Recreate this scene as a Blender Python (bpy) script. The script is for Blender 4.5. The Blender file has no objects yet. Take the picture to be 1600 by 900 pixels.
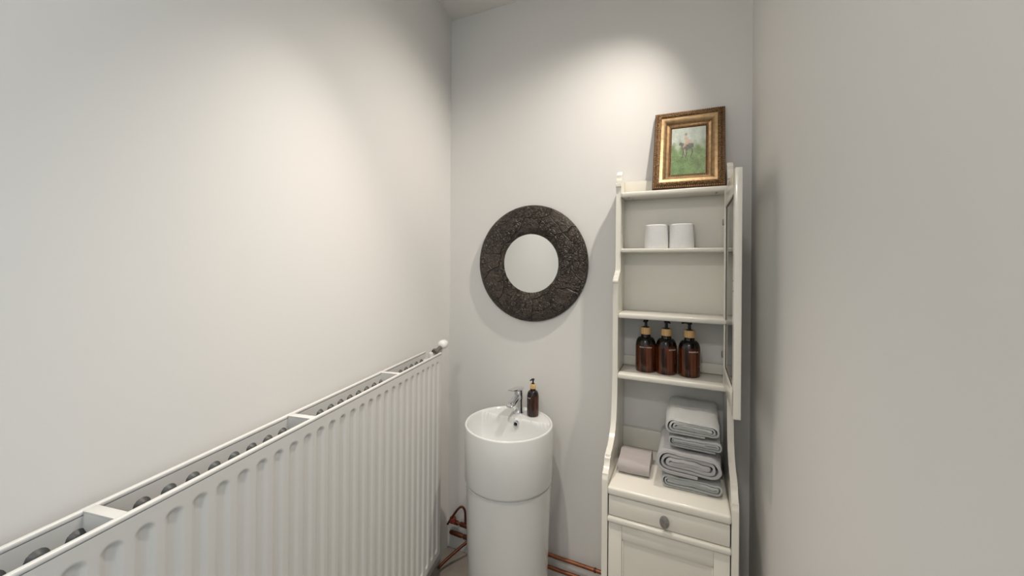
import bpy, bmesh, math, random
from mathutils import Vector, Matrix, noise
random.seed(4)
PI = math.pi
C = bpy.context.scene.collection
S = bpy.context.scene

# ------------------------------------------------------------------ camera, world, light, exposure
EYE = 1.56
YAW = math.radians(24.8)
cam_d = bpy.data.cameras.new('camera'); cam = bpy.data.objects.new('camera', cam_d); C.objects.link(cam)
cam_d.sensor_width = 36.0; cam_d.lens = 600.0 / 1600.0 * 36.0
cam_d.shift_y = (412 - 450) / 1600.0
cam_d.clip_start = 0.02
cam.matrix_world = (Matrix.Translation((0, 0, EYE)) @ Matrix.Rotation(YAW, 4, 'Z')
                    @ Matrix.Rotation(PI/2, 4, 'X') @ Matrix.Rotation(math.radians(0.45), 4, 'Z'))
S.camera = cam

w = bpy.data.worlds.new('world'); S.world = w; w.use_nodes = True
w.node_tree.nodes['Background'].inputs['Color'].default_value = (0.80, 0.90, 1.0, 1)
w.node_tree.nodes['Background'].inputs['Strength'].default_value = 1.0

def area(name, loc, rot, sx, sy, power, col):
    d = bpy.data.lights.new(name, 'AREA'); d.shape = 'RECTANGLE'; d.size = sx; d.size_y = sy
    d.energy = power; d.color = col
    o = bpy.data.objects.new(name, d); C.objects.link(o); o.location = loc; o.rotation_euler = rot
    return o
def spot(name, loc, power, col, size=110, blend=1.0, rad=0.02, rot=(0, 0, 0)):
    d = bpy.data.lights.new(name, 'SPOT'); d.energy = power; d.color = col
    d.spot_size = math.radians(size); d.spot_blend = blend; d.shadow_soft_size = rad
    o = bpy.data.objects.new(name, d); C.objects.link(o); o.location = loc; o.rotation_euler = rot
    return o
CEIL = 2.895
DAY = (0.64, 0.85, 1.0)
WARM = (1.0, 0.91, 0.81)
area('added_daylight', (0.29, -0.72, 1.62), (0, PI/2, 0), 1.15, 0.72, 5.2, DAY)  # added daylight lamp out of view, placed to cool the left wall
DOWN = [(0.10, 1.40, 72.0), (-0.57, 0.80, 84.0)]
AIM = [(0.0, -0.60), (0.0, 0.0)]     # small tilts of the lamps in their rings
for i, (x, y, p) in enumerate(DOWN):
    spot('downlight_light', (x, y, CEIL - 0.012), p, WARM, (88, 68)[i], 1.0, 0.018, (AIM[i][0], -AIM[i][1], 0))
area('added_fill_light', (-0.25, -0.85, CEIL - 0.012), (0, 0, 0), 0.18, 0.18, 13.0, (1, 0.955, 0.91))  # added fill behind the camera, stands for no real ceiling lamp

S.view_settings.view_transform = 'Standard'; S.view_settings.look = 'None'
S.view_settings.gamma = 1.0; S.view_settings.use_curve_mapping = False
S.view_settings.exposure = 0.24

# ------------------------------------------------------------------ materials
def mat(name, col, rough=0.5, metal=0.0, bump=0.0, scale=50.0, var=0.0, coat=0.0, spec=0.5, trans=0.0, detail=3.0, ior=1.45):
    m = bpy.data.materials.new(name); m.use_nodes = True
    nt = m.node_tree; b = nt.nodes['Principled BSDF']
    b.inputs['Base Color'].default_value = (*col, 1); b.inputs['Roughness'].default_value = rough
    b.inputs['Metallic'].default_value = metal; b.inputs['Coat Weight'].default_value = coat
    b.inputs['Specular IOR Level'].default_value = spec; b.inputs['Transmission Weight'].default_value = trans
    b.inputs['IOR'].default_value = ior
    if bump or var:
        tc = nt.nodes.new('ShaderNodeTexCoord'); n = nt.nodes.new('ShaderNodeTexNoise')
        n.inputs['Scale'].default_value = scale; n.inputs['Detail'].default_value = detail
        nt.links.new(tc.outputs['Object'], n.inputs['Vector'])
        if bump:
            bp = nt.nodes.new('ShaderNodeBump'); bp.inputs['Strength'].default_value = bump
            bp.inputs['Distance'].default_value = 0.004
            nt.links.new(n.outputs['Fac'], bp.inputs['Height']); nt.links.new(bp.outputs['Normal'], b.inputs['Normal'])
        if var:
            r = nt.nodes.new('ShaderNodeMix'); r.data_type = 'RGBA'
            r.inputs[6].default_value = (*[c*(1-var) for c in col], 1); r.inputs[7].default_value = (*[min(1, c*(1+var)) for c in col], 1)
            nt.links.new(n.outputs['Fac'], r.inputs[0]); nt.links.new(r.outputs[2], b.inputs['Base Color'])
    return m

M_wall = mat('wall_paint', (0.745, 0.735, 0.715), 0.62, bump=0.04, scale=90)
M_ceil = mat('ceiling_paint', (0.76, 0.74, 0.71), 0.8, bump=0.03, scale=60)
M_radi = mat('radiator_enamel', (0.60, 0.597, 0.58), 0.30, bump=0.02, scale=200)
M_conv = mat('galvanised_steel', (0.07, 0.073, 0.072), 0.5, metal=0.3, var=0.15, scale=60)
M_cab = mat('cream_lacquer', (0.77, 0.745, 0.67), 0.22, bump=0.02, scale=30, coat=0.2)
M_groove = mat('cabinet_joint', (0.10, 0.09, 0.075), 0.8, var=0.1)
M_cer = mat('glazed_ceramic', (0.67, 0.68, 0.67), 0.08, bump=0.005, scale=10, coat=0.5)
M_chrome = mat('chrome', (0.72, 0.73, 0.75), 0.07, metal=1.0, var=0.02)
M_dark = mat('overflow_dark', (0.01, 0.01, 0.01), 0.5, var=0.1)
M_black = mat('black_plastic', (0.008, 0.008, 0.008), 0.28, var=0.1)
M_copper = mat('copper', (0.27, 0.105, 0.055), 0.45, metal=0.7, var=0.35, scale=25)
M_copdark = mat('dark_copper', (0.13, 0.045, 0.025), 0.45, metal=0.6, var=0.4, scale=40)  # darker, mottled copper for the fittings and branches
M_red = mat('red_valve_plastic', (0.28, 0.05, 0.035), 0.45, var=0.1)
M_pewter = mat('pewter', (0.33, 0.32, 0.31), 0.35, metal=0.7, bump=0.4, scale=150, var=0.3)
M_paper = mat('toilet_paper', (0.83, 0.835, 0.83), 0.95, bump=0.25, scale=180)
M_card = mat('cardboard', (0.42, 0.34, 0.25), 0.9, bump=0.1)
M_pipew = mat('painted_pipe', (0.79, 0.78, 0.755), 0.3, bump=0.02)
M_screw = mat('screw_steel', (0.25, 0.24, 0.22), 0.4, metal=0.9, var=0.1)
M_white = mat('white_print', (0.78, 0.78, 0.76), 0.6, var=0.02)
M_vent = mat('brushed_trim', (0.75, 0.75, 0.74), 0.3, var=0.03)

def wood_mat():
    m = mat('bamboo', (0.60, 0.38, 0.17), 0.5)
    nt = m.node_tree; b = nt.nodes['Principled BSDF']
    tc = nt.nodes.new('ShaderNodeTexCoord'); mp = nt.nodes.new('ShaderNodeMapping'); mp.inputs['Scale'].default_value = (400, 400, 30)
    n = nt.nodes.new('ShaderNodeTexNoise'); n.inputs['Scale'].default_value = 1; n.inputs['Detail'].default_value = 3
    r = nt.nodes.new('ShaderNodeValToRGB'); r.color_ramp.elements[0].color = (0.50, 0.29, 0.12, 1); r.color_ramp.elements[1].color = (0.78, 0.53, 0.27, 1)
    r.color_ramp.elements[0].position = 0.3; r.color_ramp.elements[1].position = 0.7
    nt.links.new(tc.outputs['Object'], mp.inputs['Vector']); nt.links.new(mp.outputs[0], n.inputs['Vector'])
    nt.links.new(n.outputs['Fac'], r.inputs[0]); nt.links.new(r.outputs[0], b.inputs['Base Color'])
    return m
M_bamboo = wood_mat()

def amber_mat(name, level, lo, hi):
    # amber glass, darker where the bottle stands empty above the liquid
    m = mat(name, lo, 0.09, coat=0.15)
    nt = m.node_tree; b = nt.nodes['Principled BSDF']
    tc = nt.nodes.new('ShaderNodeTexCoord'); sp = nt.nodes.new('ShaderNodeSeparateXYZ')
    mr = nt.nodes.new('ShaderNodeMapRange'); mr.inputs[1].default_value = level - 0.008; mr.inputs[2].default_value = level + 0.008
    n = nt.nodes.new('ShaderNodeTexNoise'); n.inputs['Scale'].default_value = 60
    mx0 = nt.nodes.new('ShaderNodeMix'); mx0.data_type = 'RGBA'
    mx0.inputs[6].default_value = (*[c*0.12 for c in lo], 1); mx0.inputs[7].default_value = (*[c*1.9 for c in lo], 1)
    mp = nt.nodes.new('ShaderNodeMapping'); mp.inputs['Scale'].default_value = (1, 1, 0.04)
    nt.links.new(tc.outputs['Object'], mp.inputs[0]); nt.links.new(mp.outputs[0], n.inputs['Vector'])
    rm = nt.nodes.new('ShaderNodeMapRange'); rm.inputs[1].default_value = 0.38; rm.inputs[2].default_value = 0.64
    nt.links.new(n.outputs['Fac'], rm.inputs[0]); nt.links.new(rm.outputs[0], mx0.inputs[0])
    mx = nt.nodes.new('ShaderNodeMix'); mx.data_type = 'RGBA'; mx.inputs[7].default_value = (*hi, 1)
    nt.links.new(tc.outputs['Object'], sp.inputs[0]); nt.links.new(sp.outputs['Z'], mr.inputs[0])
    nt.links.new(mr.outputs[0], mx.inputs[0]); nt.links.new(mx0.outputs[2], mx.inputs[6]); nt.links.new(mx.outputs[2], b.inputs['Base Color'])
    return m
M_amber = amber_mat('amber_glass', 0.112, (0.085, 0.020, 0.005), (0.004, 0.003, 0.002))
M_amber_small = amber_mat('amber_glass_small', 0.095, (0.035, 0.010, 0.006), (0.010, 0.005, 0.004))

def towel_mat(name, col, stripe=0.0):
    m = mat(name, col, 1.0)
    nt = m.node_tree; b = nt.nodes['Principled BSDF']; b.inputs['Sheen Weight'].default_value = 0.25
    tc = nt.nodes.new('ShaderNodeTexCoord')
    n = nt.nodes.new('ShaderNodeTexNoise'); n.inputs['Scale'].default_value = 420; n.inputs['Detail'].default_value = 2
    bp = nt.nodes.new('ShaderNodeBump'); bp.inputs['Strength'].default_value = 0.5; bp.inputs['Distance'].default_value = 0.003
    nt.links.new(tc.outputs['Object'], n.inputs['Vector']); nt.links.new(n.outputs['Fac'], bp.inputs['Height'])
    wv = nt.nodes.new('ShaderNodeTexWave'); wv.bands_direction = 'Y'; wv.inputs['Scale'].default_value = 26
    nt.links.new(tc.outputs['Object'], wv.inputs['Vector'])
    bp2 = nt.nodes.new('ShaderNodeBump'); bp2.inputs['Strength'].default_value = stripe; bp2.inputs['Distance'].default_value = 0.004
    nt.links.new(wv.outputs['Fac'], bp2.inputs['Height']); nt.links.new(bp.outputs[0], bp2.inputs['Normal'])
    nt.links.new(bp2.outputs[0], b.inputs['Normal'])
    return m
M_tow = towel_mat('grey_terry', (0.41, 0.425, 0.42), 0.25)
M_tow3 = towel_mat('light_grey_terry', (0.50, 0.51, 0.50), 0.15)
M_tow2 = towel_mat('warm_grey_terry', (0.44, 0.435, 0.44), 0.5)
M_cloth = towel_mat('taupe_cloth', (0.44, 0.40, 0.385), 0.0)

def floor_mat():
    m = mat('worn_floor', (0.30, 0.265, 0.225), 0.5, bump=0.1, scale=14, var=0.25, detail=6)
    return m
M_floor = floor_mat()

def gold_mat(name, col, bump, scale, rough=0.33):
    m = mat(name, col, rough, metal=0.75)
    nt = m.node_tree; b = nt.nodes['Principled BSDF']
    tc = nt.nodes.new('ShaderNodeTexCoord'); v = nt.nodes.new('ShaderNodeTexNoise'); v.inputs['Scale'].default_value = scale; v.inputs['Detail'].default_value = 4
    bp = nt.nodes.new('ShaderNodeBump'); bp.inputs['Strength'].default_value = bump; bp.inputs['Distance'].default_value = 0.006
    r = nt.nodes.new('ShaderNodeValToRGB')
    r.color_ramp.elements[0].position = 0.35; r.color_ramp.elements[0].color = (*[c*(1-bump*0.75) for c in col], 1)
    r.color_ramp.elements[1].position = 0.60; r.color_ramp.elements[1].color = (*[min(1, c*1.15) for c in col], 1)
    nt.links.new(tc.outputs['Object'], v.inputs['Vector']); nt.links.new(v.outputs['Fac'], bp.inputs['Height'])
    nt.links.new(v.outputs['Fac'], r.inputs[0]); nt.links.new(r.outputs[0], b.inputs['Base Color'])
    nt.links.new(bp.outputs[0], b.inputs['Normal'])
    return m
M_gold = gold_mat('gilt_smooth', (0.40, 0.27, 0.145), 0.2, 60, 0.46)
M_goldorn = gold_mat('gilt_carved', (0.24, 0.145, 0.07), 0.95, 190, 0.5)
M_goldrib = gold_mat('gilt_beads', (0.16, 0.085, 0.045), 0.3, 90, 0.5)

def ring_mat():
    m = mat('embossed_dark_leather', (0.03, 0.025, 0.02), 0.38)
    nt = m.node_tree; b = nt.nodes['Principled BSDF']; b.inputs['Specular IOR Level'].default_value = 0.6
    tc = nt.nodes.new('ShaderNodeTexCoord')
    n1 = nt.nodes.new('ShaderNodeTexNoise'); n1.inputs['Scale'].default_value = 70; n1.inputs['Detail'].default_value = 6; n1.inputs['Distortion'].default_value = 1.5
    vo = nt.nodes.new('ShaderNodeTexVoronoi'); vo.feature = 'DISTANCE_TO_EDGE'; vo.inputs['Scale'].default_value = 55
    vb = nt.nodes.new('ShaderNodeTexVoronoi'); vb.feature = 'DISTANCE_TO_EDGE'; vb.inputs['Scale'].default_value = 7
    nd = nt.nodes.new('ShaderNodeTexNoise'); nd.inputs['Scale'].default_value = 9
    add = nt.nodes.new('ShaderNodeVectorMath'); add.operation = 'MULTIPLY_ADD'; add.inputs[1].default_value = (0.06, 0.06, 0.06)
    nt.links.new(tc.outputs['Object'], nd.inputs['Vector']); nt.links.new(nd.outputs['Color'], add.inputs[0]); nt.links.new(tc.outputs['Object'], add.inputs[2])
    nt.links.new(tc.outputs['Object'], n1.inputs['Vector']); nt.links.new(add.outputs[0], vo.inputs['Vector']); nt.links.new(add.outputs[0], vb.inputs['Vector'])
    # patches: carved and smooth areas
    pn = nt.nodes.new('ShaderNodeTexNoise'); pn.inputs['Scale'].default_value = 7.5
    nt.links.new(tc.outputs['Object'], pn.inputs['Vector'])
    pr = nt.nodes.new('ShaderNodeValToRGB'); pr.color_ramp.elements[0].position = 0.40; pr.color_ramp.elements[1].position = 0.56
    nt.links.new(pn.outputs['Fac'], pr.inputs[0])
    cr = nt.nodes.new('ShaderNodeMapRange'); cr.inputs[1].default_value = 0.0; cr.inputs[2].default_value = 0.12
    nt.links.new(vo.outputs['Distance'], cr.inputs[0])
    mul = nt.nodes.new('ShaderNodeMath'); mul.operation = 'MULTIPLY'
    nt.links.new(cr.outputs[0], mul.inputs[0]); nt.links.new(pr.outputs[0], mul.inputs[1])
    cb = nt.nodes.new('ShaderNodeMapRange'); cb.inputs[1].default_value = 0.0; cb.inputs[2].default_value = 0.02
    nt.links.new(vb.outputs['Distance'], cb.inputs[0])
    a1 = nt.nodes.new('ShaderNodeMath'); a1.operation = 'ADD'
    nt.links.new(mul.outputs[0], a1.inputs[0]); nt.links.new(cb.outputs[0], a1.inputs[1])
    a2 = nt.nodes.new('ShaderNodeMath'); a2.operation = 'ADD'
    nt.links.new(a1.outputs[0], a2.inputs[0]); nt.links.new(n1.outputs['Fac'], a2.inputs[1])
    bp = nt.nodes.new('ShaderNodeBump'); bp.inputs['Strength'].default_value = 1.0; bp.inputs['Distance'].default_value = 0.009
    nt.links.new(a2.outputs[0], bp.inputs['Height']); nt.links.new(bp.outputs[0], b.inputs['Normal'])
    r = nt.nodes.new('ShaderNodeValToRGB')
    r.color_ramp.elements[0].position = 0.35; r.color_ramp.elements[0].color = (0.010, 0.008, 0.006, 1)
    r.color_ramp.elements[1].position = 0.65; r.color_ramp.elements[1].color = (0.085, 0.062, 0.045, 1)
    nt.links.new(n1.outputs['Fac'], r.inputs[0]); nt.links.new(r.outputs[0], b.inputs['Base Color'])
    return m
M_ring = ring_mat()
M_mirror = mat('silvered_glass', (0.68, 0.70, 0.695), 0.01, metal=1.0, var=0.005, scale=2)

def glass_mat(name, rough=0.0):
    m = bpy.data.materials.new(name); m.use_nodes = True; nt = m.node_tree
    nt.nodes.remove(nt.nodes['Principled BSDF'])
    g = nt.nodes.new('ShaderNodeBsdfGlossy'); g.inputs['Roughness'].default_value = 0.02
    t = nt.nodes.new('ShaderNodeBsdfTransparent'); t.inputs[0].default_value = (0.93, 0.95, 0.94, 1)
    f = nt.nodes.new('ShaderNodeFresnel'); f.inputs['IOR'].default_value = 1.5
    n = nt.nodes.new('ShaderNodeTexNoise'); n.inputs['Scale'].default_value = 40
    bp = nt.nodes.new('ShaderNodeBump'); bp.inputs['Strength'].default_value = 0.02; nt.links.new(n.outputs['Fac'], bp.inputs['Height'])
    nt.links.new(bp.outputs[0], g.inputs['Normal'])
    mx = nt.nodes.new('ShaderNodeMixShader'); nt.links.new(f.outputs[0], mx.inputs[0]); nt.links.new(t.outputs[0], mx.inputs[1]); nt.links.new(g.outputs[0], mx.inputs[2])
    nt.links.new(mx.outputs[0], nt.nodes['Material Output'].inputs[0])
    return m
M_glass = glass_mat('clear_glass')
def vcol_mat(name):
    m = mat(name, (1, 1, 1), 0.45)
    nt = m.node_tree; a = nt.nodes.new('ShaderNodeVertexColor'); a.layer_name = 'paint'
    nt.links.new(a.outputs['Color'], nt.nodes['Principled BSDF'].inputs['Base Color'])
    n = nt.nodes.new('ShaderNodeTexNoise'); n.inputs['Scale'].default_value = 120
    tc = nt.nodes.new('ShaderNodeTexCoord'); nt.links.new(tc.outputs['Object'], n.inputs['Vector'])
    bp = nt.nodes.new('ShaderNodeBump'); bp.inputs['Strength'].default_value = 0.3; bp.inputs['Distance'].default_value = 0.002
    nt.links.new(n.outputs['Fac'], bp.inputs['Height']); nt.links.new(bp.outputs[0], nt.nodes['Principled BSDF'].inputs['Normal'])
    return m
M_paint = vcol_mat('oil_paint')
def emit_mat(name, col, s):
    m = mat(name, col, 0.5); b = m.node_tree.nodes['Principled BSDF']
    b.inputs['Emission Color'].default_value = (*col, 1); b.inputs['Emission Strength'].default_value = s
    return m
M_lens = emit_mat('lamp_lens', (1.0, 0.93, 0.85), 6.0)

# ------------------------------------------------------------------ mesh helpers
def box(bm, x0, x1, y0, y1, z0, z1, bev=0.0, seg=2):
    vs = [bm.verts.new((x, y, z)) for x in (x0, x1) for y in (y0, y1) for z in (z0, z1)]
    fs = [(0, 1, 3, 2), (4, 6, 7, 5), (0, 4, 5, 1), (2, 3, 7, 6), (0, 2, 6, 4), (1, 5, 7, 3)]
    faces = [bm.faces.new([vs[i] for i in f]) for f in fs]
    if bev:
        es = list({e for f in faces for e in f.edges})
        bmesh.ops.bevel(bm, geom=es, offset=bev, segments=seg, profile=0.5, affect='EDGES')
def lathe(bm, prof, n=48, cx=0, cy=0, cz=0, axis='Z', cap=True):
    rings = []
    for r, z in prof:
        ring = []
        for i in range(n):
            a = 2*PI*i/n
            if axis == 'Z': p = (cx + r*math.cos(a), cy + r*math.sin(a), cz + z)
            elif axis == 'Y': p = (cx + r*math.cos(a), cy + z, cz + r*math.sin(a))
            else: p = (cx + z, cy + r*math.cos(a), cz + r*math.sin(a))
            ring.append(bm.verts.new(p))
        rings.append(ring)
    for a, b in zip(rings, rings[1:]):
        for i in range(n):
            j = (i+1) % n
            bm.faces.new((a[i], a[j], b[j], b[i]))
    if cap:
        bm.faces.new(rings[0][::-1]); bm.faces.new(rings[-1])
def tube(bm, pts, r, n=14, radii=None):
    pts = [Vector(p) for p in pts]; rings = []
    up = Vector((0.13, 0.2, 0.97)).normalized()
    for i, p in enumerate(pts):
        d = (pts[min(i+1, len(pts)-1)] - pts[max(i-1, 0)]).normalized()
        a = d.cross(up)
        if a.length < 0.1: a = d.cross(Vector((1, 0, 0)))
        a.normalize(); b = d.cross(a).normalized(); rr = radii[i] if radii else r
        rings.append([bm.verts.new(p + rr*(math.cos(2*PI*k/n)*a + math.sin(2*PI*k/n)*b)) for k in range(n)])
    for a, b in zip(rings, rings[1:]):
        for i in range(n):
            j = (i+1) % n; bm.faces.new((a[i], a[j], b[j], b[i]))
    bm.faces.new(rings[0][::-1]); bm.faces.new(rings[-1])
def smooth_path(pts, k=6):
    pts = [Vector(p) for p in pts]; out = []
    for i in range(len(pts)-1):
        p0 = pts[max(i-1, 0)]; p1 = pts[i]; p2 = pts[i+1]; p3 = pts[min(i+2, len(pts)-1)]
        for j in range(k):
            t = j/k
            out.append(0.5*((2*p1) + (-p0+p2)*t + (2*p0-5*p1+4*p2-p3)*t*t + (-p0+3*p1-3*p2+p3)*t**3))
    out.append(pts[-1]); return out
def obj(name, bm, m, parent=None, smooth=40, origin=None):
    # verts are given in the parent's own frame
    bmesh.ops.recalc_face_normals(bm, faces=bm.faces[:])
    me = bpy.data.meshes.new(name)
    if origin is not None:
        bmesh.ops.translate(bm, verts=bm.verts[:], vec=-Vector(origin))
    bm.to_mesh(me); bm.free(); me.materials.append(m)
    o = bpy.data.objects.new(name, me); C.objects.link(o)
    if smooth:
        for p in me.polygons: p.use_smooth = True
        me.set_sharp_from_angle(angle=math.radians(smooth))
    if origin is not None: o.location = origin
    if parent: o.parent = parent
    return o
def thing(name, label, cat, loc=(0, 0, 0), rot=(0, 0, 0), group=None):
    o = bpy.data.objects.new(name, None); C.objects.link(o); o.empty_display_size = 0.05
    o.location = loc; o.rotation_euler = rot; o['label'] = label; o['category'] = cat
    if group: o['group'] = group
    return o
def struct(name, bm, m, smooth=0, parent=None):
    o = obj(name, bm, m, parent, smooth)
    if not parent: o['kind'] = 'structure'
    return o
NB = lambda: bmesh.new()

# ------------------------------------------------------------------ room
YB, YR = 1.78, -1.50                       # back wall, rear wall (behind the camera)
WD = Vector((-0.176, 0.984, 0)).normalized()
CORN = Vector((-1.20, 1.78, 0))
FOOT = CORN - 1.963*WD                     # foot of the perpendicular from the camera to the left wall
ANG = math.atan2(WD.y, WD.x)
xl = lambda y: CORN.x + (YB - y)*0.176/0.984
XR = 0.222
def prism(bm, poly, z0, z1):
    a = [bm.verts.new((x, y, z0)) for x, y in poly]; b = [bm.verts.new((x, y, z1)) for x, y in poly]
    bm.faces.new(a[::-1]); bm.faces.new(b); n = len(a)
    for i in range(n): bm.faces.new((a[i], a[(i+1) % n], b[(i+1) % n], b[i]))
T = 0.10
bm = NB(); prism(bm, [(xl(YR-T)-T, YR-T), (XR+T, YR-T), (XR+T, YB+T), (xl(YB+T)-T, YB+T)], -T, 0); struct('floor', bm, M_floor)
bm = NB(); prism(bm, [(xl(YR-T)-T, YR-T), (XR+T, YR-T), (XR+T, YB+T), (xl(YB+T)-T, YB+T)], CEIL, CEIL+T); struct('ceiling', bm, M_ceil)
bm = NB(); prism(bm, [(xl(YR), YR), (xl(YB), YB), (xl(YB)-T, YB), (xl(YR)-T, YR)], 0, CEIL); struct('wall_left', bm, M_wall)
bm = NB(); prism(bm, [(xl(YB+T)-T, YB), (XR+T, YB), (XR+T, YB+T), (xl(YB+T)-T, YB+T)], 0, CEIL); struct('wall_back', bm, M_wall)
wy0, wy1, wz0, wz1 = -1.10, -0.34, 1.02, 2.22
bm = NB(); box(bm, XR, XR+T, YR, wy0, 0, CEIL); box(bm, XR, XR+T, wy1, YB, 0, CEIL)
box(bm, XR, XR+T, wy0, wy1, 0, wz0); box(bm, XR, XR+T, wy0, wy1, wz1, CEIL); struct('wall_right', bm, M_wall)
bm = NB(); box(bm, xl(YR)-T, XR+T, YR-T, YR, 0, CEIL); struct('wall_rear', bm, M_wall)
bm = NB()
for a in ((wy0, wy0+.05, wz0, wz1), (wy1-.05, wy1, wz0, wz1), (wy0+.05, wy1-.05, wz0, wz0+.05), (wy0+.05, wy1-.05, wz1-.05, wz1)):
    box(bm, XR+.02, XR+.06, a[0], a[1], a[2], a[3], 0.004)
win = struct('added_window_1', bm, M_radi)  # unseen window frame, added to go with the daylight lamp

# recessed ceiling lamps (the lamps' light is set at the top of the script)
for i, (x, y, p) in enumerate(DOWN):
    t = thing('recessed_downlight', ('round recessed ceiling downlight above the shelf cabinet', 'round recessed ceiling downlight above the radiator')[i], 'ceiling lamp', (x, y, CEIL))
    bm = NB(); lathe(bm, [(0.030, -0.001), (0.030, -0.004), (0.044, -0.006), (0.046, -0.001)], 40, cap=False); obj('trim_ring', bm, M_vent, t)
    bm = NB(); lathe(bm, [(0.0295, -0.001), (0.0295, -0.003)], 40); obj('lens', bm, M_lens, t)

# ------------------------------------------------------------------ radiator
RAD_TOP, RAD_BOT = EYE - 0.406, EYE - 1.32
P = 0.0440
S0, S1 = -0.04, 1.613
rad = thing('panel_radiator', 'long white double panel wall radiator with vertical grooves under the left wall', 'radiator', FOOT, (0, 0, ANG))
def groove(s, z, s_ref, w=0.0115, ztop=RAD_TOP-0.034, zbot=RAD_BOT+0.034):
    k = (s - s_ref)/P; d = abs(k - round(k))*P
    zz = 0
    if z > ztop - w: zz = z - (ztop - w)
    elif z < zbot + w: zz = (zbot + w) - z
    d = math.hypot(d, zz)
    t = max(0.0, min(1.0, (w*1.25 - d)/(w*0.75)))
    return t*t*(3-2*t)
def panel(s0, s1, off, depth, mname, m, sgn, s_ref):
    bm = NB(); n = int(round((s1-s0)/P*14)); xs = [s0 + (s1-s0)*i/n for i in range(n+1)]
    zs = [RAD_TOP-0.008 - 0.050*i/22 for i in range(23)]
    zs += [RAD_TOP-0.058 - (RAD_TOP-RAD_BOT-0.116)*i/6 for i in range(1, 7)]
    zs += [RAD_BOT+0.058 - 0.050*i/16 for i in range(1, 17)]
    g = []
    for s in xs:
        col = []
        for z in zs:
            e = 0.0
            inside = s0+0.022 < s < s1-0.018
            h = groove(s, z, s_ref) if inside else 0
            edge = max(0, 0.010-(s1-s))/0.010
            col.append(bm.verts.new((s, -(off) + sgn*depth*h + 0.006*edge*edge, z)))
        g.append(col)
    for i in range(len(xs)-1):
        for j in range(len(zs)-1):
            bm.faces.new((g[i][j], g[i+1][j], g[i+1][j+1], g[i][j+1]))
    # back and rounded top and bottom rims close the panel
    box(bm, s0, s1-0.002, -off+0.001, -off+0.011, RAD_TOP-0.010, RAD_TOP, 0.0035, 3)
    box(bm, s0, s1-0.002, -off+0.001, -off+0.011, RAD_BOT, RAD_BOT+0.010, 0.0035, 3)
    box(bm, s0, s1-0.002, -off+0.0085, -off+0.010, RAD_BOT+0.008, RAD_TOP-0.008)
    box(bm, s1-0.004, s1, -off+0.004, -off+0.010, RAD_BOT+0.008, RAD_TOP-0.008, 0.001)
    return obj(mname, bm, m, rad, 50)
sref = 0.436 - 0.017
panel(S0, S1, 0.121, 0.0050, 'front_panel', M_radi, 1, sref)
panel(S0, S1, 0.041, -0.004, 'back_panel', M_radi, 1, sref)
# convector fins on the inner face of the back panel, round-headed
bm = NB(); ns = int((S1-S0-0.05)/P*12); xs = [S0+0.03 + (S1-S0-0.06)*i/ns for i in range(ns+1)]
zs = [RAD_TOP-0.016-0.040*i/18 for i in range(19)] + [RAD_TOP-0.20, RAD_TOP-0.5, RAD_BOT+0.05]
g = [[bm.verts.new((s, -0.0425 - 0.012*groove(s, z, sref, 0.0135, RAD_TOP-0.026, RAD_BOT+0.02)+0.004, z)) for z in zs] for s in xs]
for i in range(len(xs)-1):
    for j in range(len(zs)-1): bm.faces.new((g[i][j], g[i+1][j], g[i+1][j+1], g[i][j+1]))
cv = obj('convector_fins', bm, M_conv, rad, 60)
for s in (0.03, 0.436, 0.842, 1.262):
    bm = NB(); box(bm, s-0.009, s+0.009, -0.1125, -0.030, RAD_TOP-0.004, RAD_TOP-0.0005, 0.001)
    box(bm, s-0.009, s-0.006, -0.1115, -0.041, RAD_TOP-0.050, RAD_TOP-0.004)
    obj('cross_bar', bm, M_radi, rad)
# end tubes joining the panels, bleed valve, thermostatic valve and its pipe
bm = NB(); tube(bm, [(1.585, -0.045, RAD_TOP-0.045), (1.585, -0.112, RAD_TOP-0.045)], 0.016)
obj('connecting_tube', bm, M_radi, rad); bm = NB(); tube(bm, [(1.585, -0.045, RAD_BOT+0.045), (1.585, -0.112, RAD_BOT+0.045)], 0.016); obj('connecting_tube', bm, M_radi, rad)
bm = NB(); lathe(bm, [(0.006, -0.030), (0.011, -0.028), (0.0115, -0.002), (0.009, 0.006), (0.003, 0.009)], 24, 1.572, -0.085, RAD_TOP-0.002)
obj('bleed_cap', bm, M_radi, rad)
bm = NB(); tube(bm, [(1.585, -0.085, RAD_TOP-0.02), (1.63, -0.088, RAD_TOP+0.001), (1.665, -0.09, RAD_TOP+0.012)], 0.010, 16)
tube(bm, [(1.60, -0.086, RAD_TOP+0.0), (1.612, -0.087, RAD_TOP+0.004)], 0.014, 6)
valve = obj('valve_body', bm, M_screw, rad)
bm = NB(); lathe(bm, [(0.010, -0.006), (0.017, -0.002), (0.0205, 0.006), (0.0215, 0.022), (0.0205, 0.036), (0.016, 0.043), (0.006, 0.046)], 32, 1.662, -0.092, RAD_TOP+0.020, 'X')
obj('valve_head', bm, M_pipew, valve)
bm = NB(); tube(bm, smooth_path([(1.675, -0.085, RAD_TOP+0.004), (1.705, -0.072, RAD_TOP-0.012), (1.715, -0.062, RAD_TOP-0.05), (1.715, -0.062, RAD_TOP-0.3), (1.715, -0.062, 0.40), (1.715, -0.062, 0.235)]), 0.0075); obj('supply_pipe', bm, M_pipew, rad)

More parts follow.
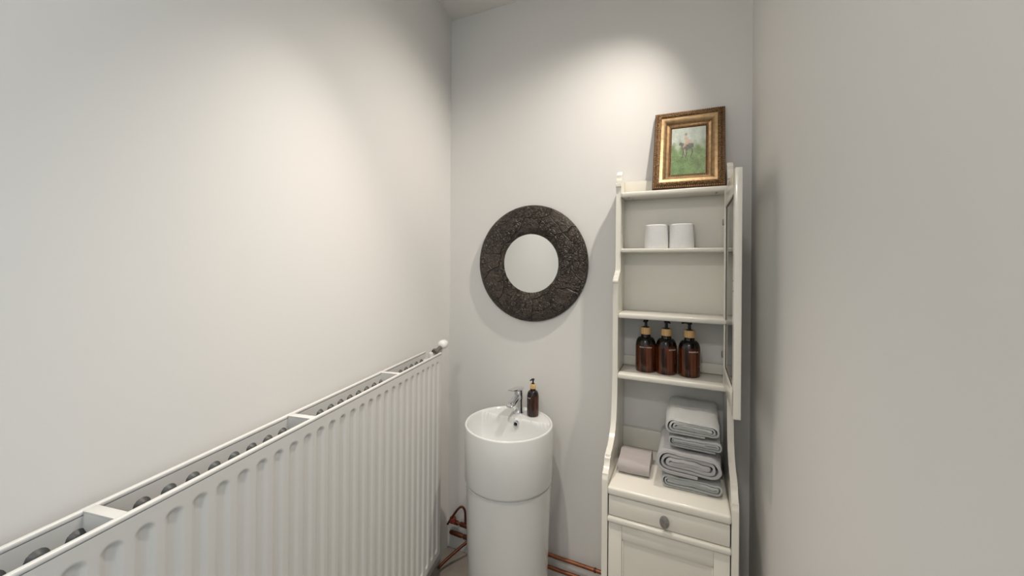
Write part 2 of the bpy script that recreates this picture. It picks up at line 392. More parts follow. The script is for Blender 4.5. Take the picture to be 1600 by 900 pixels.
# ------------------------------------------------------------------ copper pipes
def pipe_thing(name, label, pts, r, m, group=None):
    bm = NB(); tube(bm, pts, r, 16); o = obj(name, bm, m, None, 50); o['label'] = label; o['category'] = 'pipe'
    if group: o['group'] = group
    return o
yw = YB - 0.030
zu, zl = EYE-1.393, EYE-1.452
up = pipe_thing('copper_pipe', 'upper of the two horizontal copper pipes along the back wall', [(-1.165, yw, zu+0.002), (-0.8, yw, zu), (0.20, yw, zu)], 0.0085, M_copper)
lo = pipe_thing('copper_pipe', 'lower of the two horizontal copper pipes along the back wall', [(-1.165, yw, zl), (-0.8, yw, zl), (0.20, yw, zl)], 0.0085, M_copper)
def sleeve(par, x0, x1, z, r=0.0115, m=M_copdark):
    bm = NB(); lathe(bm, [(r*0.9, x0), (r, x0+0.003), (r, x1-0.003), (r*0.9, x1)], 20, 0, yw, z, 'X'); return obj('pipe_fitting', bm, m, par)
sleeve(up, -1.16, -1.115, zu+0.001); sleeve(up, -1.10, -1.045, zu+0.001); sleeve(up, -1.03, -1.0, zu); sleeve(up, -0.385, -0.375, zu, 0.0105)
sleeve(lo, -1.16, -1.09, zl); sleeve(lo, -1.08, -1.035, zl); sleeve(lo, -1.02, -0.99, zl)
bm = NB(); tube(bm, smooth_path([(-1.070, yw, zu), (-1.069, yw-0.002, zu+0.055), (-1.073, yw-0.004, zu+0.088), (-1.088, yw-0.010, zu+0.102), (-1.108, yw-0.020, zu+0.085), (-1.140, yw-0.030, zu+0.035), (-1.158, yw-0.035, zu+0.005)]), 0.0058)
obj('looped_branch', bm, M_copdark, up)
bm = NB(); lathe(bm, [(0.006, -0.016), (0.016, -0.013), (0.018, 0.0), (0.016, 0.012), (0.006, 0.016)], 20, -1.135, yw-0.020, zu+0.026, 'Z'); obj('valve_knob', bm, M_red, up)
bm = NB(); tube(bm, smooth_path([(-1.050, yw, zl), (-1.052, yw-0.012, zl-0.014), (-1.075, yw-0.045, zl-0.030), (-1.115, yw-0.10, zl-0.062), (-1.135, yw-0.15, zl-0.080)]), 0.0075)
obj('floor_branch', bm, M_copdark, lo)

# ------------------------------------------------------------------ wash basin on cylindrical pedestal
BX, BY = -0.721, 1.540
RIM = EYE - 0.700
basin = thing('pedestal_basin', 'tall white cylindrical ceramic pedestal washbasin in front of the back wall', 'sink', (BX, BY, 0))
bm = NB(); R = 0.194; n = 144
def depth(x, y, r):
    d = min(0.184 - r, (0.062 + 0.0*x) - y)
    deck = 0.006*max(0, min(1, (0.186-r)/0.006))
    t = max(0, min(1, d/0.055))
    t = 1-(1-t)**2.6
    if y > 0.055: return deck + 0.115*t
    return max(deck, 0.006*max(0, min(1, (0.186-r)/0.006))) + 0.115*t
outer = [(0.184, -0.246), (0.187, -0.240), (0.1915, -0.2365), (0.1928, -0.230), (R, -0.12), (R, -0.006), (0.1925, -0.0015), (0.1905, 0.0)]
rings = []
for r, z in outer:
    rings.append([(r*math.cos(2*PI*i/n), r*math.sin(2*PI*i/n), RIM+z) for i in range(n)])
rs = [0.188, 0.186, 0.184, 0.182, 0.180, 0.178, 0.176, 0.173, 0.170] + [0.166 - 0.004*k for k in range(41)]
for r in rs:
    rings.append([(r*math.cos(2*PI*i/n), r*math.sin(2*PI*i/n), RIM-depth(r*math.cos(2*PI*i/n), r*math.sin(2*PI*i/n), r)) for i in range(n)])
vr = [[bm.verts.new(p) for p in ring] for ring in rings]
for a, b in zip(vr, vr[1:]):
    for i in range(n): bm.faces.new((a[i], a[(i+1) % n], b[(i+1) % n], b[i]))
bm.faces.new(vr[-1])
obj('basin_bowl', bm, M_cer, basin, 60)
bm = NB(); lathe(bm, [(0.173, 0.0), (0.174, 0.02), (0.177, 0.25), (0.1865, RIM-0.30), (0.188, RIM-0.246), (0.18, RIM-0.242)], 96); obj('pedestal', bm, M_cer, basin, 50)
ox, oz = 0.012, RIM - 0.026
bm = NB(); lathe(bm, [(0.0075, -0.005), (0.0085, -0.009), (0.0115, -0.010), (0.0135, -0.006), (0.0135, 0.006)], 32, ox, 0.056, oz, 'Y', cap=False); ov = obj('overflow_ring', bm, M_chrome, basin)
bm = NB(); lathe(bm, [(0.0085, -0.006), (0.0085, 0.0)], 24, ox, 0.056, oz, 'Y'); box(bm, ox-0.0008, ox+0.0008, 0.047, 0.056, oz-0.008, oz+0.008); obj('overflow_hole', bm, M_dark, ov)
bm = NB(); lathe(bm, [(0.030, 0.001), (0.031, 0.004), (0.026, 0.006), (0.020, 0.004), (0.001, 0.004)], 32, 0, -0.04, RIM-0.121); obj('drain_ring', bm, M_chrome, basin)

# tap on the basin deck
TX, TY, TZ = -0.732, 1.672, RIM - 0.006
tap = thing('mixer_tap', 'chrome single lever mixer tap standing on the basin deck', 'tap', (TX, TY, TZ), (0, 0, 0))
bm = NB(); lathe(bm, [(0.026, 0.0), (0.0265, 0.004), (0.0235, 0.008), (0.0215, 0.012), (0.0205, 0.05), (0.0215, 0.075), (0.021, 0.098), (0.0195, 0.102)], 40); obj('body', bm, M_chrome, tap)
def slab(bm, sec, n=4):
    # sec: list of (y, z, half width, half thickness)
    rr = []
    for y, z, hw, ht in sec:
        pts = []
        for k in range(20):
            a = 2*PI*k/20; c, s_ = math.cos(a), math.sin(a)
            pts.append(bm.verts.new((hw*math.copysign(abs(c)**0.5, c), y, z + ht*math.copysign(abs(s_)**0.5, s_))))
        rr.append(pts)
    for a, b in zip(rr, rr[1:]):
        for i in range(20): bm.faces.new((a[i], a[(i+1) % 20], b[(i+1) % 20], b[i]))
    bm.faces.new(rr[0][::-1]); bm.faces.new(rr[-1])
bm = NB(); slab(bm, [(0.004, 0.076, 0.017, 0.018), (-0.03, 0.074, 0.0175, 0.013), (-0.07, 0.068, 0.0175, 0.009), (-0.102, 0.062, 0.0165, 0.0065), (-0.106, 0.0605, 0.013, 0.004)]); obj('spout', bm, M_chrome, tap)
bm = NB(); slab(bm, [(0.022, 0.110, 0.017, 0.007), (0.0, 0.113, 0.020, 0.0085), (-0.03, 0.119, 0.0195, 0.006), (-0.07, 0.126, 0.0175, 0.0035), (-0.092, 0.130, 0.015, 0.0025)])
lathe(bm, [(0.0195, 0.102), (0.0195, 0.110)], 32); obj('lever', bm, M_chrome, tap)

# ------------------------------------------------------------------ pump bottles
def text_mesh(body, size, r, mname, m, parent, z, ang):
    cu = bpy.data.curves.new('lettering', 'FONT'); cu.body = body; cu.size = size; cu.align_x = 'CENTER'; cu.resolution_u = 2
    to = bpy.data.objects.new('lettering', cu); C.objects.link(to)
    dg = bpy.context.evaluated_depsgraph_get(); me = bpy.data.meshes.new_from_object(to.evaluated_get(dg))
    bpy.data.objects.remove(to); bpy.data.curves.remove(cu)
    for v in me.vertices:
        a = v.co.x/r + ang
        v.co = Vector((r*math.sin(a), -r*math.cos(a), z + v.co.y))
    me.materials.clear(); me.materials.append(m)
    o = bpy.data.objects.new(mname, me); C.objects.link(o); o.parent = parent; return o
def pump_bottle(label, x, y, z, r, hb, m, collar, pump_rot, txt, tz, tang, group, tsize):
    t = thing('pump_bottle', label, 'soap dispenser', (x, y, z), group=group)
    k = hb
    prof = [(r*0.86, 0.0), (r*0.95, 0.0015), (r, 0.006), (r, k*0.66)]
    for q in range(1, 9):
        a = q/8*PI/2
        prof.append((r*(0.50 + 0.50*math.cos(a)**0.9), k*(0.66 + 0.25*math.sin(a))))
    prof += [(r*0.47, k*0.93), (r*0.47, k)]
    bm = NB(); lathe(bm, prof, 56); obj('bottle', bm, m, t, 50)
    cr, ch = collar
    bm = NB(); lathe(bm, [(cr*0.97, k-0.002), (cr, k), (cr, k+ch-0.001), (cr*0.95, k+ch)], 40); obj('bamboo_collar', bm, M_bamboo, t)
    zt = k + ch; f = r/0.041
    bm = NB(); lathe(bm, [(0.0125*f, zt), (0.0125*f, zt+0.003*f), (0.006*f, zt+0.004*f), (0.0055*f, zt+0.021*f), (0.009*f, zt+0.024*f), (0.0105*f, zt+0.034*f), (0.009*f, zt+0.036*f)], 28)
    cs, sn = math.cos(pump_rot), math.sin(pump_rot)
    tube(bm, [(0, 0, zt+0.030*f), (0.017*f*cs, 0.017*f*sn, zt+0.031*f), (0.030*f*cs, 0.030*f*sn, zt+0.027*f)], 0.004*f, 12, [0.0062*f, 0.005*f, 0.0036*f])
    obj('pump', bm, M_black, t)
    text_mesh(txt, tsize, r+0.0006, 'printed_lettering', M_white, t, tz, tang)
    return t
SH4 = EYE - 0.441; gb = 'amber pump bottles on the cabinet shelf'
pump_bottle('left of the three large amber pump bottles on the shelf, wide white print', -0.163, 1.690, SH4, 0.0405, 0.155, M_amber, (0.0205, 0.026), math.radians(-100), 'BODY + WASH', 0.101, math.radians(6), gb, 0.0074)
pump_bottle('middle of the three large amber pump bottles on the shelf', -0.0835, 1.690, SH4, 0.0405, 0.155, M_amber, (0.0205, 0.026), math.radians(-62), 'LOTION', 0.099, math.radians(38), gb, 0.0080)
pump_bottle('right of the three large amber pump bottles on the shelf, pump nozzle pointing left', 0.002, 1.690, SH4, 0.0405, 0.155, M_amber, (0.0205, 0.026), math.radians(190), 'SHAMPOO', 0.099, math.radians(24), gb, 0.0080)
pump_bottle('small dark amber pump bottle with bamboo collar standing beside the chrome tap', -0.658, 1.668, TZ, 0.0275, 0.128, M_amber_small, (0.0135, 0.019), math.radians(-110), 'SOAP', 0.084, math.radians(-22), None, 0.0075)

# ------------------------------------------------------------------ round mirror
MX, MZ = -0.716, EYE + 0.002
mir = thing('round_wall_mirror', 'round mirror in wide dark brown embossed frame hanging on the back wall', 'mirror', (MX, YB, MZ))
bm = NB(); prof = []
for k in range(33):
    a = PI*k/32
    rr = 0.2165 - 0.0725*math.cos(a)
    prof.append((rr, -0.005 - 0.030*math.sin(a)**0.75))
nn = 180; rings = []
prof = [(0.150, -0.004)] + prof + [(0.280, -0.002)]
for r, d in prof:
    ring = []
    for i in range(nn):
        a = 2*PI*i/nn; p = Vector((r*math.cos(a), d, r*math.sin(a)))
        ww = noise.noise(p*9)*0.0022 + noise.noise(p*40)*0.0012
        ring.append(bm.verts.new((p.x*(1+ww*0.5), p.y + (ww if d < -0.01 else 0), p.z*(1+ww*0.5))))
    rings.append(ring)
for a, b in zip(rings, rings[1:]+rings[:1]):
    for i in range(nn): bm.faces.new((a[i], a[(i+1) % nn], b[(i+1) % nn], b[i]))
obj('mirror_frame', bm, M_ring, mir, 60)
bm = NB(); lathe(bm, [(0.152, -0.012), (0.152, -0.006)], 96, 0, 0, 0, 'Y'); obj('mirror_glass', bm, M_mirror, mir, 30)

# ------------------------------------------------------------------ tall cabinet
UL, UR = -0.263, 0.128; TH = 0.021
CF, CB = 1.410, 1.774
zT = EYE+0.303; z2 = EYE+0.067; z3 = EYE-0.198; z4 = SH4; zC = EYE-0.800
cab = thing('tall_shelf_cabinet', 'tall cream white shelf cabinet with glass door, drawer and cupboard beside the right wall', 'cabinet', ((UL+UR)/2, CB, 0))
co = Vector(((UL+UR)/2, CB, 0))
def cobj(name, bm, m, parent=cab, smooth=40):
    bmesh.ops.translate(bm, verts=bm.verts[:], vec=-co); return obj(name, bm, m, parent, smooth)
side = [(1.410, 0.0), (1.410, 0.772), (1.4115, 0.782), (1.416, 0.788), (1.4165, 0.797), (1.424, 0.801), (1.437, 0.806), (1.447, 0.815), (1.452, 0.828), (1.453, 0.836), (1.462, 0.838), (1.464, 0.846), (1.480, 0.850),
        (1.503, 0.857), (1.528, 0.868), (1.550, 0.884), (1.567, 0.905), (1.580, 0.935), (1.590, 0.975), (1.598, 1.03), (1.603, 1.10), (1.604, 1.484),
        (1.597, 1.487), (1.597, 1.494), (1.604, 1.498), (1.612, 1.508), (1.626, 1.512), (1.632, 1.522), (1.648, 1.528), (1.658, 1.534), (1.661, 1.545),
        (1.663, 1.885), (1.655, 1.889), (1.655, 1.899), (1.665, 1.901), (1.663, 1.913), (1.668, 1.924), (1.677, 1.926), (1.676, 1.940), (1.685, 1.953), (1.697, 1.958), (1.712, 1.950), (1.724, 1.935), (1.742, 1.925), (CB, 1.925), (CB, 0.20), (1.732, 0.20), (1.732, 0.0)]
def side_panel(x0, x1):
    bm = NB(); a = [bm.verts.new((x0, y, z)) for y, z in side]; b = [bm.verts.new((x1, y, z)) for y, z in side]
    f1 = bm.faces.new(a); f2 = bm.faces.new(b[::-1]); n = len(a)
    for i in range(n): bm.faces.new((a[i], b[i], b[(i+1) % n], a[(i+1) % n]))
    bmesh.ops.bevel(bm, geom=list(set(f1.edges) | set(f2.edges)), offset=0.0015, segments=2, affect='EDGES')
    return cobj('side_panel', bm, M_cab, cab, 35)
side_panel(UL-TH, UL); side_panel(UR, UR+TH)
def shelf(y0, ztop, th, name='shelf', over=0.0):
    bm = NB(); box(bm, UL-over, UR+over, y0, CB-0.012, ztop-th, ztop, th*0.30, 3); return cobj(name, bm, M_cab)
shelf(1.655, zT, 0.021, 'top_shelf'); shelf(1.655, z2, 0.016); shelf(1.602, z3, 0.020); shelf(1.597, z4, 0.022)
bm = NB(); box(bm, UL, UR, CF-0.006, CB-0.002, zC-0.030, zC, 0.008, 3); cobj('counter_top', bm, M_cab)
bm = NB(); box(bm, UL, UR, CB-0.010, CB, z3-0.02, zT-0.02); cobj('back_panel', bm, M_cab)
bm = NB(); box(bm, UL, UR, CB-0.016, CB-0.001, zT, zT+0.062, 0.002); cobj('crest_rail', bm, M_cab)
bm = NB(); box(bm, UL, UR, CB-0.016, CB-0.001, zC, zC+0.083, 0.002); cobj('back_rail', bm, M_cab)
bm = NB(); box(bm, UL, UR, CB-0.016, CB-0.001, z4, z4+0.040, 0.002); cobj('back_rail', bm, M_cab)
# lower case: floor board, back, rail under the drawer, drawer, door
bm = NB(); box(bm, UL, UR, CF+0.02, 1.730, 0.07, 0.088); box(bm, UL, UR, CB-0.01, CB-0.001, 0.20, zC-0.03); cobj('lower_carcass', bm, M_cab)
bm = NB(); box(bm, UL, UR, CF+0.012, CF+0.03, 0.0, 0.075, 0.002); cobj('plinth', bm, M_cab)
zr1, zr0 = EYE-0.908, EYE-0.928
bm = NB(); box(bm, UL, UR, CF-0.006, CF+0.20, zr0, zr1, 0.006, 3); cobj('middle_rail', bm, M_cab)
bm = NB(); box(bm, UL+0.003, UR-0.003, CF+0.002, CF+0.022, zr1+0.003, zC-0.033, 0.004, 2); box(bm, UL+0.02, UR-0.02, CF+0.022, CF+0.30, zr1+0.006, zC-0.04)
dr = cobj('drawer', bm, M_cab)
kx, kz = (UL+UR)/2-0.003, (zr1+zC-0.03)/2
bm = NB(); lathe(bm, [(0.007, 0.0), (0.006, -0.009), (0.014, -0.012), (0.0205, -0.0155), (0.0215, -0.018), (0.0205, -0.0205), (0.014, -0.0225), (0.002, -0.023)], 40, 0, CF+0.003, kz, 'Y')
for v in bm.verts: v.co.x = v.co.x*0.72 + kx
cobj('knob', bm, M_pewter, dr)
# framed cupboard door
def framed(bm, x0, x1, z0, z1, y0, y1, st, top, botr):
    box(bm, x0, x0+st, y0, y1, z0, z1, 0.002); box(bm, x1-st, x1, y0, y1, z0, z1, 0.002)
    box(bm, x0+st, x1-st, y0+0.0005, y1, z1-top, z1, 0.002); box(bm, x0+st, x1-st, y0+0.0005, y1, z0, z0+botr, 0.002)
bm = NB(); dx0, dx1, dz0, dz1 = UL+0.003, UR-0.003, 0.080, zr0-0.003
framed(bm, dx0, dx1, dz0, dz1, CF+0.003, CF+0.023, 0.047, 0.052, 0.06)
cd = cobj('cupboard_door', bm, M_cab)
bm = NB(); box(bm, dx0+0.045, dx1-0.045, CF+0.010, CF+0.016, dz0+0.05, dz1-0.05)
x0, x1, za, zb = dx0+0.047, dx1-0.047, dz0+0.06, dz1-0.052
for a in ((x0, x0+.006, za, zb), (x1-.006, x1, za, zb), (x0, x1, za, za+.006), (x0, x1, zb-.006, zb)): box(bm, a[0], a[1], CF+0.0065, CF+0.013, a[2], a[3], 0.002)
cobj('door_panel', bm, M_cab, cd)
# glass door swung open square to the front
gz0, gz1 = z4+0.001, zT-0.023; gx0, gx1 = 0.1165, 0.1355; gy0, gy1 = 1.262, 1.640
bm = NB(); st = 0.042
box(bm, gx0, gx1, gy0, gy0+st, gz0, gz1, 0.002); box(bm, gx0, gx1, gy1-0.030, gy1, gz0, gz1, 0.002)
box(bm, gx0+.0005, gx1, gy0+st, gy1-0.03, gz1-0.062, gz1, 0.002); box(bm, gx0+.0005, gx1, gy0+st, gy1-0.03, gz0, gz0+0.062, 0.002)
gd = cobj('glass_door', bm, M_cab)
bm = NB(); box(bm, gx0+0.006, gx0+0.009, gy0+st-0.003, gy1-0.028, gz0+0.06, gz1-0.06); cobj('glass_pane', bm, M_glass, gd, 0)
bm = NB()
for (ya, yb, zc, zd) in ((gy0+st, gy0+st+.004, gz0+.062, gz1-.062), (gy1-.034, gy1-.030, gz0+.062, gz1-.062), (gy0+st, gy1-.03, gz0+.062, gz0+.066), (gy0+st, gy1-.03, gz1-.066, gz1-.062)):
    box(bm, gx0+0.002, gx0+0.006, ya, yb, zc, zd)
cobj('glazing_bead', bm, M_cab, gd)
bm = NB(); box(bm, gx0+0.0045, gx0+0.006, gy1-.037, gy1-.034, gz0+.066, gz1-.066); box(bm, gx0+0.0045, gx0+0.006, gy0+st+.004, gy1-.034, gz1-.069, gz1-.066)
box(bm, gx0+0.0045, gx0+0.006, gy0+st+.004, gy1-.034, gz0+.066, gz0+.069)
cobj('bead_gap', bm, M_groove, gd)
for zz in (EYE+0.165, z4+0.10):
    bm = NB(); box(bm, UR-0.014, UR-0.001, 1.664, 1.684, zz-0.012, zz+0.012, 0.003); tube(bm, [(UR-0.007, 1.652, zz-0.016), (UR-0.007, 1.652, zz+0.016)], 0.003, 10); cobj('hinge', bm, M_screw, gd)
for (zz, yy) in ((EYE-0.045, gy0+0.02), (EYE-0.075, gy0+0.02)):
    bm = NB(); lathe(bm, [(0.0025, -0.0015), (0.0025, 0.0005)], 12, gx0, yy, zz, 'X'); cobj('screw', bm, M_screw, gd)
for (xx, yy) in ((UL+0.030, 1.675), (UL+0.040, 1.715), (UR-0.035, 1.675), (UR-0.035, 1.70)):
    bm = NB(); lathe(bm, [(0.004, -0.0225), (0.004, -0.0205)], 14, xx, yy, zT, 'Z'); cobj('screw', bm, M_screw)

# ------------------------------------------------------------------ toilet rolls
def roll(x, y, label):
    t = thing('toilet_roll', label, 'toilet roll', (x, y, z2), group='toilet rolls on the upper shelf')
    r, h = 0.0470, 0.098
    bm = NB(); n = 64
    lathe(bm, [(0.021, 0.001), (r-0.003, 0.0), (r, 0.002), (r, h-0.003), (r-0.003, h), (0.021, h-0.001)], n, cap=False)
    obj('paper', bm, M_paper, t, 35)
    bm = NB(); lathe(bm, [(0.0215, 0.001), (0.0215, h-0.001), (0.0200, h-0.001), (0.0200, 0.001), (0.0215, 0.001)], 40, cap=False); obj('cardboard_core', bm, M_card, t, 35)
roll(-0.126, 1.712, 'left of the two white toilet rolls standing on the upper shelf')
roll(-0.030, 1.712, 'right of the two white toilet rolls standing on the upper shelf')

# ------------------------------------------------------------------ towels
def stadium_spiral(L, H, t, turns, flip=1, ph=0.0):
    # centre line of a folded strip, outer end first
    pts = []; a = H/2 - t/2; hl = L/2 - H/2; step = t*1.28
    N = int(turns*56)
    for i in range(N+1):
        q = i/56.0 + ph; f = q - math.floor(q); rr = max(t*0.35, a - step*(i/56.0)); l2 = hl - 0.3*step*(i/56.0)
        # perimeter walk: bottom (right->left), left cap, top (left->right), right cap
        if f < 0.30: u = f/0.30; p = (l2 - 2*l2*u, -rr)
        elif f < 0.50: u = (f-0.30)/0.20*PI; p = (-l2 - rr*math.sin(u), -rr*math.cos(u))
        elif f < 0.80: u = (f-0.50)/0.30; p = (-l2 + 2*l2*u, rr)
        else: u = (f-0.80)/0.20*PI; p = (l2 + rr*math.sin(u), rr*math.cos(u))
        pts.append((p[0]*flip, p[1]))
    return pts
def towel(name, label, cat, cx, z, L, H, t, y0, y1, turns, m, group, flip=1, ph=0.12, along='Y', seed=0, slope=0.0, dome=0.0, slump=0.0):
    bm = NB(); c = stadium_spiral(L, H, t, turns, flip, ph); n = len(c); ny = 14; rows = []
    for k in range(ny+1):
        v = k/ny; y = y0 + (y1-y0)*v; off = []
        for side_ in (1, -1):
            lst = []
            for i in range(n):
                a = Vector(c[max(i-1, 0)]); b = Vector(c[min(i+1, n-1)]); d = (b-a).normalized(); nn_ = Vector((-d.y, d.x))
                p = Vector(c[i]) + nn_*side_*t*0.46
                w_ = noise.noise(Vector((p.x*14+seed*3.1, y*9+seed, p.y*20)))*0.0065 + noise.noise(Vector((p.x*55, p.y*60+y*20, seed*2.0)))*0.0026
                w_ *= 1 + 1.1*i/n
                w_ += 0.0022*(i/n)*math.sin(p.x*75 + seed)
                yy = y + noise.noise(Vector((i*0.06, seed*1.7, 3)))*0.006*(1 if k in (0,) else 0.4)
                if k == 0: yy += 0.002 if side_ == 1 else 0.0
                px = p.x + w_*0.7
                zc = p.y + H/2
                zz = zc + w_*(zc/H) + dome*(zc/H)*(1-(px/(L/2))**2) + slope*px*(zc/H) - slump*(zc/H)*(1-v)**2
                lst.append((px, yy, max(0.0006, zz)))
            off.append(lst)
        loop = off[0] + off[1][::-1]
        if along == 'Y': rows.append([bm.verts.new((cx+p[0], p[1], z+p[2])) for p in loop])
        else: rows.append([bm.verts.new((p[1], cx+p[0], z+p[2])) for p in loop])
    m_ = len(rows[0])
    for a, b in zip(rows, rows[1:]):
        for i in range(m_): bm.faces.new((a[i], a[(i+1) % m_], b[(i+1) % m_], b[i]))
    for rr in (rows[0], rows[-1]):
        for i in range(n-1): bm.faces.new((rr[i], rr[i+1], rr[m_-2-i], rr[m_-1-i]))
    o = obj(name, bm, m, None, 60, origin=((cx, (y0+y1)/2, z) if along == 'Y' else ((y0+y1)/2, cx, z)))
    o['label'] = label; o['category'] = cat
    if group: o['group'] = group
    return o
gt = 'grey towels stacked on the cabinet counter'
zc1 = zC + 0.0008
towel('folded_towel', 'thin grey folded towel at the bottom of the stack on the counter', 'towel', 0.012, zc1, 0.210, 0.050, 0.0066, 1.488, 1.742, 2.9, M_tow, gt, 1, 0.05, seed=1)
towel('folded_towel', 'thickest grey folded towel, second from the bottom of the stack', 'towel', 0.006, zc1+0.0535, 0.226, 0.088, 0.0098, 1.480, 1.745, 3.3, M_tow2, gt, 1, 0.10, seed=2, slope=-0.03)
towel('folded_towel', 'thin grey folded towel between the thickest towel and the topmost one', 'towel', 0.022, zc1+0.146, 0.186, 0.043, 0.0060, 1.496, 1.742, 2.7, M_tow, gt, 1, 0.02, seed=3)
towel('folded_towel', 'light grey folded towel at the top of the stack under the bottle shelf', 'towel', 0.016, zc1+0.1935, 0.192, 0.062, 0.0068, 1.494, 1.742, 3.3, M_tow3, gt, 1, 0.06, seed=5, slump=0.006)
towel('folded_cloth', 'small taupe folded cloth left of the grey towel stack on the counter', 'cloth', 1.590, zc1, 0.17, 0.054, 0.0105, -0.246, -0.130, 2.4, M_cloth, None, 1, 0.30, along='X', seed=7, slump=0.0)

# ------------------------------------------------------------------ framed painting leaning on the wall
PW, PH = 0.264, 0.352
tilt = math.atan2(0.098, 0.337)
pic = thing('framed_painting', 'small painting of a rider on dark horse in ornate gilt frame atop cabinet', 'painting', (-0.0095, 1.674, zT+0.0032), (-tilt, 0.013, math.radians(0.3)))
def sweep(bm, prof, W, H):
    # prof: (inset from outer edge, forward height) ; swept round a rectangle with mitred corners
    cs = [(-1, 0), (1, 0), (1, 1), (-1, 1)]; loops = []
    for (sx, tz) in cs:
        loops.append([bm.verts.new((sx*(W/2-d), -h, (d if tz == 0 else H-d))) for d, h in prof])
    for k in range(4):
        a, b = loops[k], loops[(k+1) % 4]
        for i in range(len(prof)-1): bm.faces.new((a[i], b[i], b[i+1], a[i+1]))
bm = NB(); sweep(bm, [(0.0105, -0.012), (0.0, -0.012), (0.0, 0.006), (0.002, 0.0075), (0.0095, 0.0085)], PW, PH); obj('frame_edge', bm, M_goldrib, pic, 30)
bm = NB(); sweep(bm, [(0.0095, 0.0080), (0.0105, 0.0125), (0.0125, 0.0135), (0.0140, 0.0125), (0.0160, 0.0150), (0.0200, 0.0160), (0.0240, 0.0140), (0.0262, 0.0100)], PW, PH); obj('carved_band', bm, M_goldorn, pic, 30)
pr = [(0.0262, 0.0100)]
for k in range(9):
    a = k/8*PI/2; pr.append((0.0275+0.021*math.sin(a)**1.0, 0.0095-0.0175*(1-math.cos(a))**0.8 if k else 0.0095))
pr += [(0.0490, -0.006), (0.0515, -0.0055), (0.0520, -0.008), (0.0545, -0.0075), (0.0550, -0.0095), (0.0575, -0.009), (0.058, -0.0115)]
bm = NB(); sweep(bm, pr, PW, PH); obj('cove', bm, M_gold, pic, 35)
bm = NB(); sweep(bm, [(0.058, -0.0115), (0.0635, -0.0118), (0.066, -0.0145), (0.070, -0.0150)], PW, PH); sl = obj('sight_edge', bm, M_goldrib, pic, 30)
def beads(inset, h, r, pitch):
    bm = NB(); W, H = PW/2-inset, PH-inset
    def bead(x, z):
        mt = Matrix.Translation((x, -h, z)) @ Matrix.Diagonal((1, 0.8, 1, 1)); bmesh.ops.create_icosphere(bm, subdivisions=1, radius=r, matrix=mt)
    k = int(2*W/pitch)
    for i in range(k+1):
        x = -W + 2*W*i/k; bead(x, inset); bead(x, H)
    k = int((H-inset)/pitch)
    for i in range(1, k):
        z = inset + (H-inset)*i/k; bead(-W, z); bead(W, z)
    return bm
obj('outer_beading', beads(0.0048, 0.0088, 0.0028, 0.0078), M_gold, pic, 60)
obj('inner_beading', beads(0.0608, -0.0105, 0.0023, 0.0066), M_gold, pic, 60)
bm = NB(); box(bm, -PW/2+0.004, PW/2-0.004, 0.0155, 0.020, 0.004, PH-0.004); obj('backing_board', bm, M_card, pic)
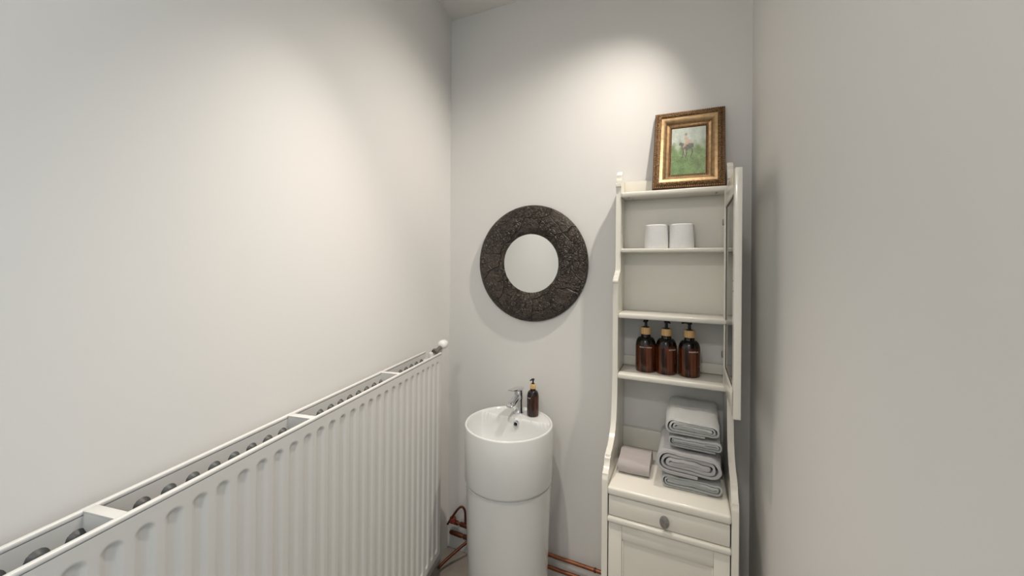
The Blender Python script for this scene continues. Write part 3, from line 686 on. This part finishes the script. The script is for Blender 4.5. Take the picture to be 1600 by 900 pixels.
# the painting itself: soft brush blobs of a meadow, a dark horse and a pale rider
def cap(px, pz, ax, az, bx, bz, r):
    dx, dz = bx-ax, bz-az; L2 = dx*dx+dz*dz
    t = 0 if L2 == 0 else max(0, min(1, ((px-ax)*dx+(pz-az)*dz)/L2))
    d = math.hypot(px-ax-dx*t, pz-az-dz*t)
    return max(0.0, min(1.0, (r*1.25-d)/(r*0.55)))
def paintcol(u, v):
    n1 = noise.noise(Vector((u*7, v*9, 1.3))); n2 = noise.noise(Vector((u*26, v*30, 4.1))); n3 = noise.noise(Vector((u*3, v*3, 8)))
    k = max(0, min(1, (v - 0.54 + 0.13*n1 - 0.05*(u-0.5))/0.20))
    g = Vector((0.15, 0.245, 0.095))*(1+0.35*n1+0.3*n2) + Vector((0.08, 0.06, 0.06))*max(0, u-0.4)
    s = Vector((0.47, 0.53, 0.47))*(1+0.16*n2+0.12*n1)
    if u > 0.55: s = s*(1 - 0.25*max(0, n2+0.2))
    c = g.lerp(s, k)
    def mixc(c, col, a): return c.lerp(Vector(col), a)
    jx, jz = u+0.010*n2, v+0.008*n2
    horse = max(cap(jx, jz, .46, .590, .60, .600, .060), cap(jx, jz, .40, .55, .50, .575, .05), cap(jx, jz, .34, .58, .38, .52, .035), cap(jx, jz, .26, .655, .32, .645, .04), cap(jx, jz, .30, .64, .36, .55, .035),
                cap(jx, jz, .37, .52, .33, .36, .018), cap(jx, jz, .30, .345, .34, .36, .012), cap(jx, jz, .45, .53, .43, .36, .018), cap(jx, jz, .60, .58, .62, .46, .020), cap(jx, jz, .62, .46, .57, .35, .014), cap(jx, jz, .64, .60, .67, .53, .012))
    c = mixc(c, (0.10*(1+n2), 0.085*(1+n2), 0.085*(1+n2)), 0.88*horse)
    rider = max(cap(jx, jz, .43, .76, .47, .68, .052), cap(jx, jz, .46, .72, .58, .70, .030), cap(jx, jz, .46, .655, .35, .585, .022))
    c = mixc(c, (0.52, 0.33, 0.25), 0.75*rider)
    c = mixc(c, (0.48, 0.40, 0.30), 0.6*cap(jx, jz, .39, .52, .41, .42, .018))
    c = mixc(c, (0.24, 0.13, 0.09), 0.75*cap(jx, jz, .41, .855, .43, .85, .030))
    c = mixc(c, (0.52, 0.36, 0.28), 0.7*cap(jx, jz, .40, .825, .41, .82, .022))
    return [max(0.01, min(1, q)) for q in c]
bm = NB(); nx, nz = 110, 160; ix0, ix1, iz0, iz1 = -PW/2+0.068, PW/2-0.068, 0.068, PH-0.068
lay = bm.loops.layers.color.new('paint')
gv = [[bm.verts.new((ix0+(ix1-ix0)*i/nx, 0.0135, iz0+(iz1-iz0)*j/nz)) for j in range(nz+1)] for i in range(nx+1)]
for i in range(nx):
    for j in range(nz):
        f = bm.faces.new((gv[i][j], gv[i+1][j], gv[i+1][j+1], gv[i][j+1]))
        for lp, (a, b) in zip(f.loops, ((i, j), (i+1, j), (i+1, j+1), (i, j+1))):
            cc = paintcol(a/nx, b/nz)
            lp[lay] = [*[(1.055*q**(1/2.4)-0.055) if q > 0.0031 else 12.92*q for q in cc], 1]
ring = [v for v in bm.verts]
obj('canvas', bm, M_paint, pic, 0)
